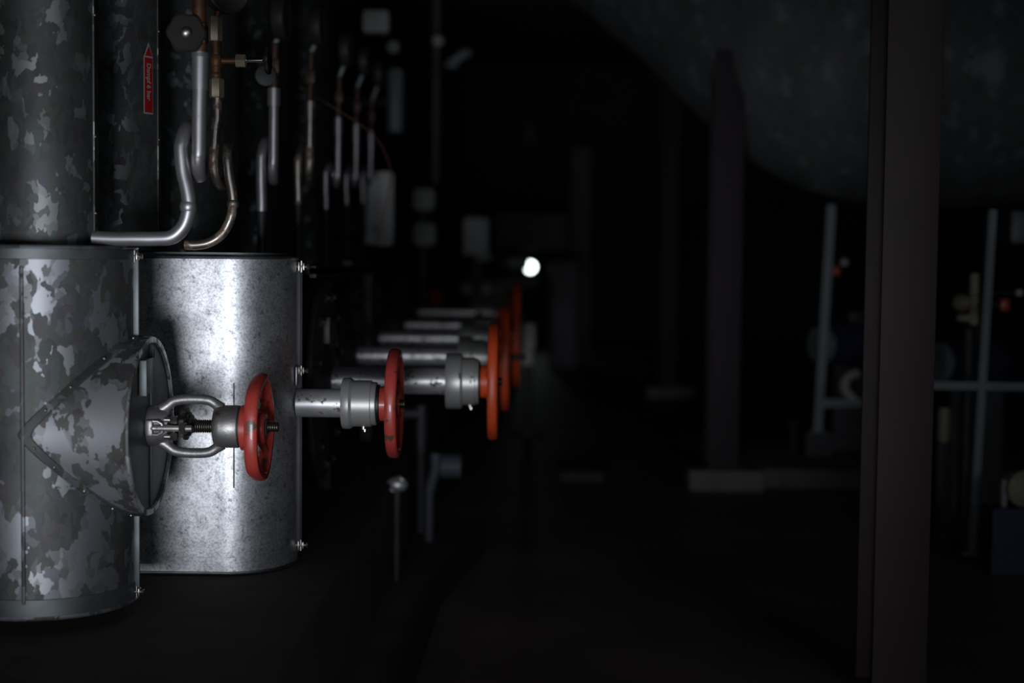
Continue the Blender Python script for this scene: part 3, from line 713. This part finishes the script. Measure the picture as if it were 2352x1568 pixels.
b = MB(); b.lathe([(.01, 0), (.011, .006), (.036, .008), (.038, .013), (.036, .018), (.012, .020)], P(604, 138, Yb), 'X', 48, rad=lambda a: 1 + .06 * math.cos(6 * a)); b.build('knob', 'black', s2)
# gauge above the second siphon, face turned away
gp = P(522, -22, Yb)
b = MB(); b.lathe([(.02, -.03), (.058, -.026), (.060, -.02), (.060, .010), (.056, .014), (.052, .012), (0, .011)], gp, Vector((.75, -1, 0)), 48)
b.build('gauge_case', 'gauge_rim', s2)
b = MB(); b.cyl(P(497, 40, Yb), P(510, -5, Yb), .008, 14); b.build('gauge_stub', 'brass', s2)

def far_siphon(Yp, xa, xb, ytop, ybot, yend, ylow, r, mat_, label, gauge=True, brass_top=None):
    s = thing('gauge_siphon', label, 'gauge pipe', P(xa, ylow, Yp), SG)
    low = [(xa + 1, ylow), (xa + 1, ylow - 25), (xa, (ylow + ytop) / 2 + 14)]
    MB().tube(siphon_path(Yp, low, None, xa, xb, ytop, ybot, yend, xb + 1), r, 12).build('tube', mat_, s)
    q = P(xa + 1, ylow, Yp); MB().cyl((q.x, q.y, 1.2455), (q.x, q.y, q.z + .01), r * .9, 12).build('stub', 'iron_dark', s)
    b = MB(); p0 = P(xb + 1, yend + 38, Yp); p1 = P(xb + 1, yend - 2, Yp); b.cyl(p0, p1, r * 1.28, 16); b.build('socket', mat_, s)
    if gauge:
      if True:
        h = brass_top if brass_top is not None else yend - 100
        b = MB(); b.cyl(p1, P(xb + 4, h, Yp), r * .85, 14); b.bbox(P(xb + 3, (yend + h) / 2, Yp), (.035, .035, .05), .006); b.build('valve_body', 'brass_dark', s)
      if gauge == 2:
        b = MB(); kp_ = P(xb - 18, (yend + h) / 2 + 22, Yp - .04); b.lathe([(.01, 0), (.032, .002), (.032, .012), (.01, .014)], kp_, Vector((.2, -1, 0)), 36); b.cyl(kp_, P(xb + 3, (yend + h) / 2 + 10, Yp), .006, 10); b.build('knob', 'black', s)
      if gauge:
        g = P(xb + 24, h - 60, Yp)
        b = MB(); b.lathe([(.02, -.032), (.068, -.028), (.072, -.02), (.072, .008), (.067, .013), (.062, .010), (0, .009)], g, Vector((1, -.05, 0)), 48); b.build('gauge_case', 'gauge_rim', s)
        b = MB(); b.cyl(P(xb + 4, h, Yp), g + Vector((-.012, 0, -.05)), .01, 12); b.build('gauge_stub', 'rail', s)
    return s
# cable-like feed lines below each far siphon reach the valves
far_siphon(4.60, 600, 628, 320, 412, 205, 485, .0165, 'silver_pipe', 'third siphon from the left, two slim legs side by side under a dark gauge', gauge=2, brass_top=100)
far_siphon(5.20, 684, 711, 335, 408, 235, 470, .0150, 'rusty_pipe', 'fourth siphon from the left, brown stained upper bend', brass_top=120)
far_siphon(6.00, 748, 776, 378, 425, 272, 480, .0135, 'silver_pipe', 'fifth siphon from the left, dim grey twin legs', brass_top=175)
far_siphon(6.80, 795, 817, 385, 425, 288, 470, .0140, 'silver_pipe', 'sixth siphon from the left, blurred legs under the brown wire', brass_top=200)
far_siphon(7.60, 832, 851, 385, 420, 305, 465, .0140, 'silver_pipe', 'last siphon at the right end of the row', brass_top=230)

# dark steel shelf that carries the siphon feeds
SHZ = 1.245
b = MB(); b.box((-.75, 6.2, SHZ - .012), (.26, 3.7, .024)); b.box((-.63, 6.2, SHZ - .02), (.02, 3.7, .03))
for yy in (5.45, 6.95): b.box((-.74, yy, (PLZ + SHZ - .02) / 2), (.05, .05, SHZ - .02 - PLZ))
tag(b.build('bracket_shelf', 'iron_dark', origin=(-.75, 6.2, 1.2)), 'dark steel shelf under the far siphon tubes', 'shelf')

# thin brown wire and its tag
wy = 5.4
pts = smooth_path([P(x, y, wy + k * .12) for k, (x, y) in enumerate(((690, 200), (735, 228), (790, 262), (840, 295), (872, 328), (890, 365), (898, 400), (893, 440), (880, 500), (866, 555), (845, 585), (812, 612)))], 8)
tag(MB().tube(pts, .0022, 8).build('wire', 'wire', origin=P(870, 330, wy)), 'thin brown wire drooping from the far gauges', 'wire')
p = P(798, 610, 6.7); p.z = 1.2535
tag(MB().bbox(p, (.045, .02, .016), .004).build('cable_tag', 'box_grey', origin=p), 'tiny pale tag at the lower end of the brown wire', 'tag')

# ------------------------------------------------------------------ background on the left and centre
def cyl_thing(name, label, cat, px0, px1, py0, py1, Y, mat_, group=None, extra=None):
    """upright round thing between two pixel edges at depth Y"""
    r = (PX(px1, py0, Y) - PX(px0, py0, Y)) / 2; c = P((px0 + px1) / 2, py1, Y); z1 = PZ((px0 + px1) / 2, py0, Y)
    b = MB(); b.lathe([(r * .8, 0), (r, .02), (r, z1 - c.z - .02), (r * .8, z1 - c.z)], c, 'Z', 40)
    o = b.build(name, mat_, origin=c); tag(o, label, cat, group); return o
def box_thing(name, label, cat, px0, px1, py0, py1, Y, depth, mat_, group=None, bev=.02):
    a = P(px0, py1, Y); c = P(px1, py0, Y)
    o = MB().bbox(((a.x + c.x) / 2, Y + depth / 2, (a.z + c.z) / 2), (c.x - a.x, depth, c.z - a.z), min(bev, (c.x - a.x) / 3, (c.z - a.z) / 3)).build(name, mat_, origin=((a.x + c.x) / 2, Y + depth / 2, a.z))
    tag(o, label, cat, group); return o
t = cyl_thing('insulated_pipe_end', 'pale wrapped upright pipe end behind the siphon row', 'insulated pipe', 852, 905, 395, 565, 8.4, 'white_jacket')
c = world_loc(t)
MB().cyl((c.x, c.y, c.z + .1), (XL + .001, c.y, c.z + .1), .06, 24).build('elbow', 'iron_dark', t)
MB().cyl((c.x - .07, c.y - .02, PZ(850, 410, 8.4)), (c.x - .07, c.y - .02, PZ(850, 560, 8.4)), .045, 24).build('sleeve', 'white_jacket', t)
t = cyl_thing('insulated_pipe_end', 'tall thin grey upright pipe high up beyond the brown wire', 'insulated pipe', 888, 927, 158, 305, 9.5, 'rail')
c = world_loc(t); MB().cyl((c.x - .04, c.y, c.z + .2), (XL + .001, c.y, c.z + .2), .03, 16).build('wall_bracket', 'iron_dark', t)
b = MB(); p0, p1 = P(1000, 420, 12.5), P(1003, -60, 12.5); b.cyl(p0, (p0.x, p0.y, ZC), .035, 20); b.cyl((p0.x, p0.y, ZC - .01), (p0.x, p0.y, ZC), .09)
tag(b.build('hanging_pipe', 'violet_grey', origin=(p0.x, p0.y, ZC)), 'thin dim pipe dropping from the ceiling right of the tall grey pipe', 'pipe')
box_thing('junction_box', 'dim grey box high up near the top of the picture, above the siphons', 'box', 832, 893, 22, 74, 9.0, .15, 'box_grey')
for (x, y, Y_, lab) in ((903, 108, 10.0, 'small round grey fitting below the high grey box'), (1006, 94, 11.5, 'small round pale fitting on the thin hanging pipe')):
    p = P(x, y, Y_); tag(MB().lathe([(.02, -.05), (.045, -.04), (.05, 0), (.035, .03), (.0, .035)], p, Vector((0.1, -1, 0)), 30).build('pipe_fitting', 'box_grey', origin=p), lab, 'fitting')
p = P(1052, 135, 11.5)
b = MB(); b.bar(P(1026, 150, 11.5), P(1080, 118, 11.5), .05, .05); b.ball(P(1038, 148, 11.5), .05, 12, (1.3, 1, .8)); b.ball(P(1066, 124, 11.5), .05, 12, (1.3, 1, .8))
tag(b.build('lever_valve', 'rail', origin=p), 'dim slanted two knobbed lever high beside the thin hanging pipe', 'valve')
box_thing('junction_box', 'upper of two dim grey boxes right of the pale wrapped pipe', 'box', 945, 1000, 430, 485, 12.0, .2, 'box_grey', bev=.05)
box_thing('junction_box', 'lower of two dim grey boxes right of the pale wrapped pipe', 'box', 945, 1002, 510, 566, 12.0, .2, 'box_grey', bev=.05)
q = P(973, 430, 12.22); tag(MB().box((q.x, 12.222, (q.z + PLZ) / 2), (.05, .05, q.z - PLZ)).build('mounting_post', 'iron_dark', origin=(q.x, 12.24, PLZ)), 'dark post carrying the two dim grey boxes', 'post')
# light grey cabinet with dark neighbour and a bent lower bracket
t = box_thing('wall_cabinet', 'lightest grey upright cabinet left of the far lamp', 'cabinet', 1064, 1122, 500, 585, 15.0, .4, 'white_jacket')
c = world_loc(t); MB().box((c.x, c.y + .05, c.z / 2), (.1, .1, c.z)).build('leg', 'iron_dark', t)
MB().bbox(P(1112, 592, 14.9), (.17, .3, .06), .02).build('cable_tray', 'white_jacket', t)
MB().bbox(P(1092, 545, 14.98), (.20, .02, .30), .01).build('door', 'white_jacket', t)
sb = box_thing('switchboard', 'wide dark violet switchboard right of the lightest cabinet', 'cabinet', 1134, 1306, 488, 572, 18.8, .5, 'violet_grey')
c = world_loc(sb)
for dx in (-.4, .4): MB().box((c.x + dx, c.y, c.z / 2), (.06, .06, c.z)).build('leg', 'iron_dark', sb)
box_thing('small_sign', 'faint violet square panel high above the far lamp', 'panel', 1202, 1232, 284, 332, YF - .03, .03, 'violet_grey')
# lamp housing with bright round glass
yl = 21.0
t = thing('far_lamp', 'glowing round white lamp at the far end of the aisle', 'lamp', P(1218, 640, yl))
b = MB(); b.lathe([(.11, .16), (.115, .02), (.10, -.0), (.085, -.005)], P(1218, 613, yl), Vector((0, 1, 0)), 40); b.build('housing', 'rail', t)
b = MB(); b.lathe([(.0, -.05), (.04, -.045), (.068, -.025), (.078, 0), (.075, .02), (0, .02)], P(1218, 613, yl), Vector((0, 1, 0)), 40); b.build('glass', 'lamp', t)
p = P(1218, 640, yl + .1)
b = MB(); b.cyl((p.x, p.y, 0), (p.x, p.y, p.z), .03); b.cyl((p.x, p.y, 0), (p.x, p.y, .03), .15); b.build('stand', 'iron_dark', t)
# long pale machine hood left of the lamp
b = MB(); a0, a1 = P(1092, 660, 16), P(1205, 645, 17.5)
b.bar(a0, a1 + Vector((0, 0, .03)), .35, .13); h = b.build('machine_hood', 'white_jacket', origin=(a0 + a1) / 2); tag(h, 'long low pale machine hood just left of the glowing lamp', 'machine')
b = MB(); b.box(((a0.x + a1.x) / 2, 16.8, (a0.z - .05) / 2), (.5, 1.2, a0.z - .05)); b.build('plinth', 'iron_dark', h)
MB().bbox(P(1190, 605, 17.0), (.26, .3, .14), .03).build('hood_top', 'white_jacket', h)
# two pale canisters right of the wheels
for (x, y0, y1, lab) in ((1216, 742, 802, 'upper of two dim grey canisters right of the tall dark red wheel'), (1212, 803, 838, 'lower of two dim grey canisters right of the tall dark red wheel')):
    cyl_thing('canister', lab, 'canister', x - 17, x + 15, y0, y1, 10.5, 'box_grey')
b = MB(); q = P(1214, 838, 10.5); b.cyl((q.x, q.y, 0), (q.x, q.y, q.z - .001), .03); b.cyl((q.x, q.y, 0), (q.x, q.y, .02), .12)
tag(b.build('canister_stand', 'iron_dark', origin=(q.x, q.y, 0)), 'thin dark stand under the two dim canisters', 'stand')
# wall-like pale patch right of the lamp
box_thing('machine_cover', 'dim violet machine cover right of the glowing lamp', 'machine', 1262, 1330, 600, 848, 17.0, .8, 'violet_grey')
# small red valve back in the row
p = P(1003, 682, 12.2)
b = MB(); b.cyl((p.x, p.y, PLZ), p, .02); b.lathe([(.02, -.02), (.09, -.015), (.09, .015), (.02, .02)], p, Vector((1, -.6, 0)), 32); b.ball(p, .03)
tag(b.build('small_valve', 'red', origin=p), 'faint dark red fitting above the topmost grey stem', 'valve')
# things under the row at the plinth's edge
t = thing('drain_valve', 'pale drain tap at the plinth edge below the second red wheel', 'valve', P(915, 1135, 5.6))
b = MB(); b.ball(P(912, 1112, 5.6), .034, 16, (1.3, 1, .9)); b.cyl(P(900, 1125, 5.6), P(925, 1098, 5.6), .02); b.build('tap_body', 'silver', t)
b = MB(); q = P(912, 1112, 5.6); b.cyl((q.x, q.y, 0), q, .018); b.build('standpipe', 'iron_dark', t)
t = thing('drain_pipe', 'dim grey drain fitting with a round drum, on the floor below the large orange wheel', 'pipe', P(990, 1130, 6.4))
b = MB(); p0, p1 = P(1000, 1040, 6.4), P(986, 1128, 6.4); b.tube(smooth_path([p0, P(1000, 1075, 6.4), P(992, 1105, 6.4), p1], 6), .026, 16); b.cyl((p1.x, p1.y, 0), p1, .022); b.build('bent_tube', 'rail_dim', t)
b = MB(); b.lathe([(.02, -.05), (.055, -.045), (.055, .045), (.02, .05)], P(1036, 1070, 6.4), 'X', 32); b.cyl(P(1000, 1070, 6.4), P(1036, 1070, 6.4), .02); b.build('drum', 'rail_dim', t)
b = MB(); p0 = P(968, 930, 6.6); b.cyl((p0.x, p0.y, 0), (p0.x, p0.y, p0.z), .030, 20); b.cyl((p0.x, p0.y, p0.z - .04), (p0.x - .5, p0.y, p0.z - .04), .03, 20)
tag(b.build('down_pipe', 'iron_dark', origin=(p0.x, p0.y, 0)), 'dim grey down pipe under the stem of the large orange wheel', 'pipe')
# low grey brown box on the floor of the aisle
box_thing('wooden_crate', 'flat brownish crate lying on the floor in the middle of the aisle', 'crate', 1282, 1392, 1082, 1112, 8.05, .5, 'column_far')
b = MB(); b.bar((-.36, 2.9, .015), (-.30, 5.2, .015), .05, .03); b.bar((-.30, 5.2, .015), (-.16, 6.2, .015), .05, .03)
tag(b.build('floor_channel', 'iron_dark', origin=(-.33, 4, 0)), 'dark steel strip along the floor beside the plinth', 'channel')

# ------------------------------------------------------------------ steel columns
def column(label, px0, px1, pyref, Y, ztop_, depth=.16, mat_='column', base=True, z0=0.0, tf=.013, pad=None, padh=.10):
    xa, xb = PX(px0, pyref, Y), PX(px1, pyref, Y); W = xb - xa; xc = (xa + xb) / 2
    t = thing('steel_column', label, 'column', (xc, Y + depth / 2, 0), 'brown steel columns along the aisle')
    zb_ = padh if base else 0
    for nm, yy in (('flange', Y + tf / 2), ('flange', Y + depth - tf / 2)):
        MB().bbox((xc, yy, (zb_ + ztop_) / 2), (W, tf, ztop_ - zb_), .003).build(nm, mat_, t)
    MB().box((xc, Y + depth / 2, (zb_ + ztop_) / 2), (.010, depth - 2 * tf + .002, ztop_ - zb_)).build('web', mat_, t)
    if base:
        pw, pd = pad or (W * 1.9, depth * 2.2)
        MB().bbox((xc + .01, Y + depth / 2, padh / 2), (pw, pd, padh), .012).build('footing', 'concrete_pale', t)
        MB().bbox((xc, Y + depth / 2, padh + .008), (W * 1.25, depth * 1.4, .016), .003).build('base_plate', mat_, t)
    return t
column('nearest brown steel column, tall at the right side', 2022, 2149, 784, 4.12, 4.58, depth=.21, base=False)
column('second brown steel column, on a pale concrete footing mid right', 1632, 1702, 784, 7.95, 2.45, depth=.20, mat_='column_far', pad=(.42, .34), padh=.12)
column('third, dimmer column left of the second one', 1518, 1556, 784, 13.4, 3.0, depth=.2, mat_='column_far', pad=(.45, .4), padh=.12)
column('farthest column, a faint violet upright right of the switchboard', 1312, 1358, 560, 20.0, 2.9, depth=.25, mat_='violet_grey', base=False)

# ------------------------------------------------------------------ the big curved duct overhead on the right
RD = 0.80
def dpt(px, py, Y): return P(px, py, Y)
ctrl = [dpt(1120, -420, 11.2), dpt(1390, -270, 10.2), dpt(1650, -95, 9.3), dpt(1850, 68, 8.6), dpt(1960, 132, 8.3), dpt(2120, 150, 8.1), dpt(2400, 140, 8.0), dpt(2800, 130, 8.0)]
pts = smooth_path(ctrl, 10)
b = MB(); b.tube(pts, RD, 72)
dt = b.build('round_duct', 'duct', origin=dpt(1960, 132, 8.3)); tag(dt, 'huge round galvanised duct bending overhead on the right', 'duct')
for k in (17, 62):
    i0 = pts[k]; i1 = pts[k + 1]; d = (i1 - i0).normalized()
    MB().lathe([(RD + .001, -.03), (RD + .012, -.025), (RD + .012, .025), (RD + .001, .03)], i0, d, 72, cap=False).build('joint_band', 'zinc_plain', dt)
b = MB()
for y0 in (6.2, 9.8, 13.5, 17.5): b.box((2.1, y0, ZC - .12), (8.8, .12, .24))
struct(b.build('trim_1', 'ceiling', origin=(2.1, 8, ZC)))

# ------------------------------------------------------------------ pump stands on the right
def leaning_post(label, top, bot, Y, r, mat_='rail'):
    p1 = P(*top, Y); p0 = P(*bot, Y)
    t = thing('stand_post', label, 'post', p0, 'leaning grey posts behind the near column')
    MB().bar(p0, p1, r * 2, r * 1.6).build('upright', mat_, t)
    MB().bbox((p0.x, p0.y, p0.z), (.10, .10, .015), .003).build('foot', mat_, t)
    return t, p0, p1
ta, a0, a1 = leaning_post('leaning grey post left of the near brown column', (1908, 470), (1876, 990), 8.6, .031)
MB().box((a0.x, a0.y, (a0.z) / 2), (.16, .16, a0.z)).build('block', 'iron_dark', ta)
MB().bar(P(1880, 925, 8.6), P(2040, 922, 8.6), .05, .05).build('cross_bar', 'rail', ta)
tb_, b0, b1 = leaning_post('leaning grey post right of the near brown column', (2278, 482), (2229, 1268), 6.2, .021)
MB().bar(P(2120, 884, 6.2), P(2420, 888, 6.2), .035, .035).build('cross_bar', 'rail', tb_)
# pump sets
def pump(label, c, s=1.0, lamp=None, mat_='blue_motor'):
    t = thing('pump', label, 'pump', (c.x, c.y, c.z))
    b = MB(); b.lathe([(.05 * s, -.18 * s), (.13 * s, -.17 * s), (.14 * s, -.12 * s), (.14 * s, .12 * s), (.12 * s, .17 * s), (.04 * s, .2 * s)], c, Vector((.9, .4, 0)), 40)
    for k in range(8): b.box(c + Vector((0, 0, 0)) + Vector((.0, -.0, 0)), (.01, .01, .01))
    b.build('motor', mat_, t)
    MB().bbox(c + Vector((0, 0, .17 * s)), (.12 * s, .1 * s, .08 * s), .01).build('terminal_box', 'iron_dark', t)
    b = MB(); b.lathe([(.03 * s, -.05 * s), (.11 * s, -.045 * s), (.12 * s, .0), (.08 * s, .05 * s)], c + Vector((-.22 * s, -.09 * s, -.0)), Vector((.9, .4, 0)), 36); b.build('volute', 'rail', t)
    MB().box((c.x, c.y, (c.z - .13 * s) / 2), (.3 * s, .2 * s, c.z - .13 * s)).build('pedestal', 'iron_dark', t)
    return t
c1 = P(1965, 790, 8.9)
pp = pump('dark pump behind the post left of the near column', c1)
for (x, y, Y_, lab, mat_, r_) in ((1939, 602, 8.6, 'small pale round indicator left of the near column', 'lamp_dim', .024), (2340, 672, 6.2, 'small pale round indicator at the right edge', 'lamp_dim', .018)):
    p = P(x, y, Y_); t = thing('indicator', lab, 'indicator', p)
    b = MB(); b.lathe([(.0, -.02), (r_ * .8, -.015), (r_, 0), (r_, .02), (0, .02)], p, Vector((0, 1, 0)), 24); b.build('lens', 'box_grey', t)
    a_, b_ = (a0, a1) if x < 2000 else (b0, b1); k_ = (p.z - a_.z) / (b_.z - a_.z); e = a_ + (b_ - a_) * k_
    MB().cyl(p + Vector((0, .015, 0)), e + Vector((.035 if x < 2000 else .024, 0, 0)), .008).build('arm', 'iron_dark', t)
for (x, y, lab) in ((1921, 622, 'tiny red cap under the left indicator'), (2307, 700, 'red cap between the right post and the right edge')):
    a_, b_ = (a0, a1) if x < 2000 else (b0, b1)
    p = P(x, y, a_.y); k_ = (p.z - a_.z) / (b_.z - a_.z); e = a_ + (b_ - a_) * k_
    t = thing('red_cap', lab, 'cap', p); MB().bbox(p, (.045, .04, .06), .012).build('cap', 'red', t)
    MB().cyl(p, e + Vector((.035 if x < 2000 else .024, 0, 0)), .008).build('arm', 'iron_dark', t)
# curved pale hose behind the near column
t = MB(); pts = smooth_path([P(x, y, 8.5) for x, y in ((1972, 855), (1952, 862), (1940, 880), (1945, 900), (1962, 916))], 6); t.tube(pts, .028, 14)
tag(t.build('hose', 'box_grey', origin=pts[2]), 'short curved pale hose left of the near column', 'hose')
p = P(1822, 972, 8.5); q = MB(); q.ball((p.x, p.y, p.z), .05, 16, (1.1, 1, .55)); q.cyl((p.x, p.y, 0), (p.x, p.y, p.z), .02)
tag(q.build('floor_valve', 'column_far', origin=(p.x, p.y, 0)), 'small pale knob low between second column and left post', 'valve')
# sight glass and pump bits right of the near column
c2 = P(2185, 690, 6.6)
t = thing('dosing_unit', 'yellowish upright tube with round bulb left of the right post', 'dosing unit', P(2225, 750, 6.5))
b = MB(); p0, p1 = P(2236, 745, 6.5), P(2238, 628, 6.5); b.cyl(p0, p1, .022, 20); b.build('tube', 'beige', t)
b = MB(); b.ball(P(2208, 695, 6.5), .042, 18); b.bbox(P(2216, 730, 6.5), (.08, .05, .035), .01); b.build('bulb', 'beige', t)
b = MB(); q0 = P(2225, 755, 6.55); b.cyl((q0.x, q0.y, .0), (q0.x, q0.y, q0.z), .03); b.build('stand', 'iron_dark', t)
pump('dark blue pump right of the near column, below the yellowish tube', P(2235, 830, 7.4), .9)
t = box_thing('control_box', 'dim grey panel hanging at the right edge below the duct', 'panel', 2320, 2400, 482, 562, 6.9, .15, 'zinc_plain')
q0 = world_loc(t); MB().cyl((q0.x, q0.y, q0.z + .15), (q0.x, q0.y, PZ(2360, 482, 6.9) + .001), .03).build('hanger', 'iron_dark', t)
cyl_thing('plastic_bottle', 'small yellowish bottle low beside the near column', 'bottle', 2152, 2182, 935, 1015, 6.5, 'beige')
q0 = P(2167, 1016, 6.5); tag(MB().box((q0.x, q0.y, q0.z / 2), (.07, .07, q0.z)).build('pedestal', 'iron_dark', origin=(q0.x, q0.y, 0)), 'dark pedestal under the small bottle', 'pedestal')
cyl_thing('pale_tube', 'short pale upright tube low at the right edge', 'tube', 2298, 2312, 1102, 1162, 5.9, 'box_grey')
q0 = P(2305, 1162, 5.9); tag(MB().box((q0.x + .08, q0.y, q0.z / 2), (.3, .16, q0.z)).build('motor_block', 'blue_motor', origin=(q0.x, q0.y, 0)), 'dark blue block under the short pale tube', 'motor')
p = P(2345, 1120, 5.9); tag(MB().lathe([(.02, -.04), (.07, -.035), (.075, .02), (.03, .04)], p, Vector((.3, -1, 0)), 32).build('flange_cover', 'beige', origin=p), 'round yellowish cover at the right edge beside the pale tube', 'cover')
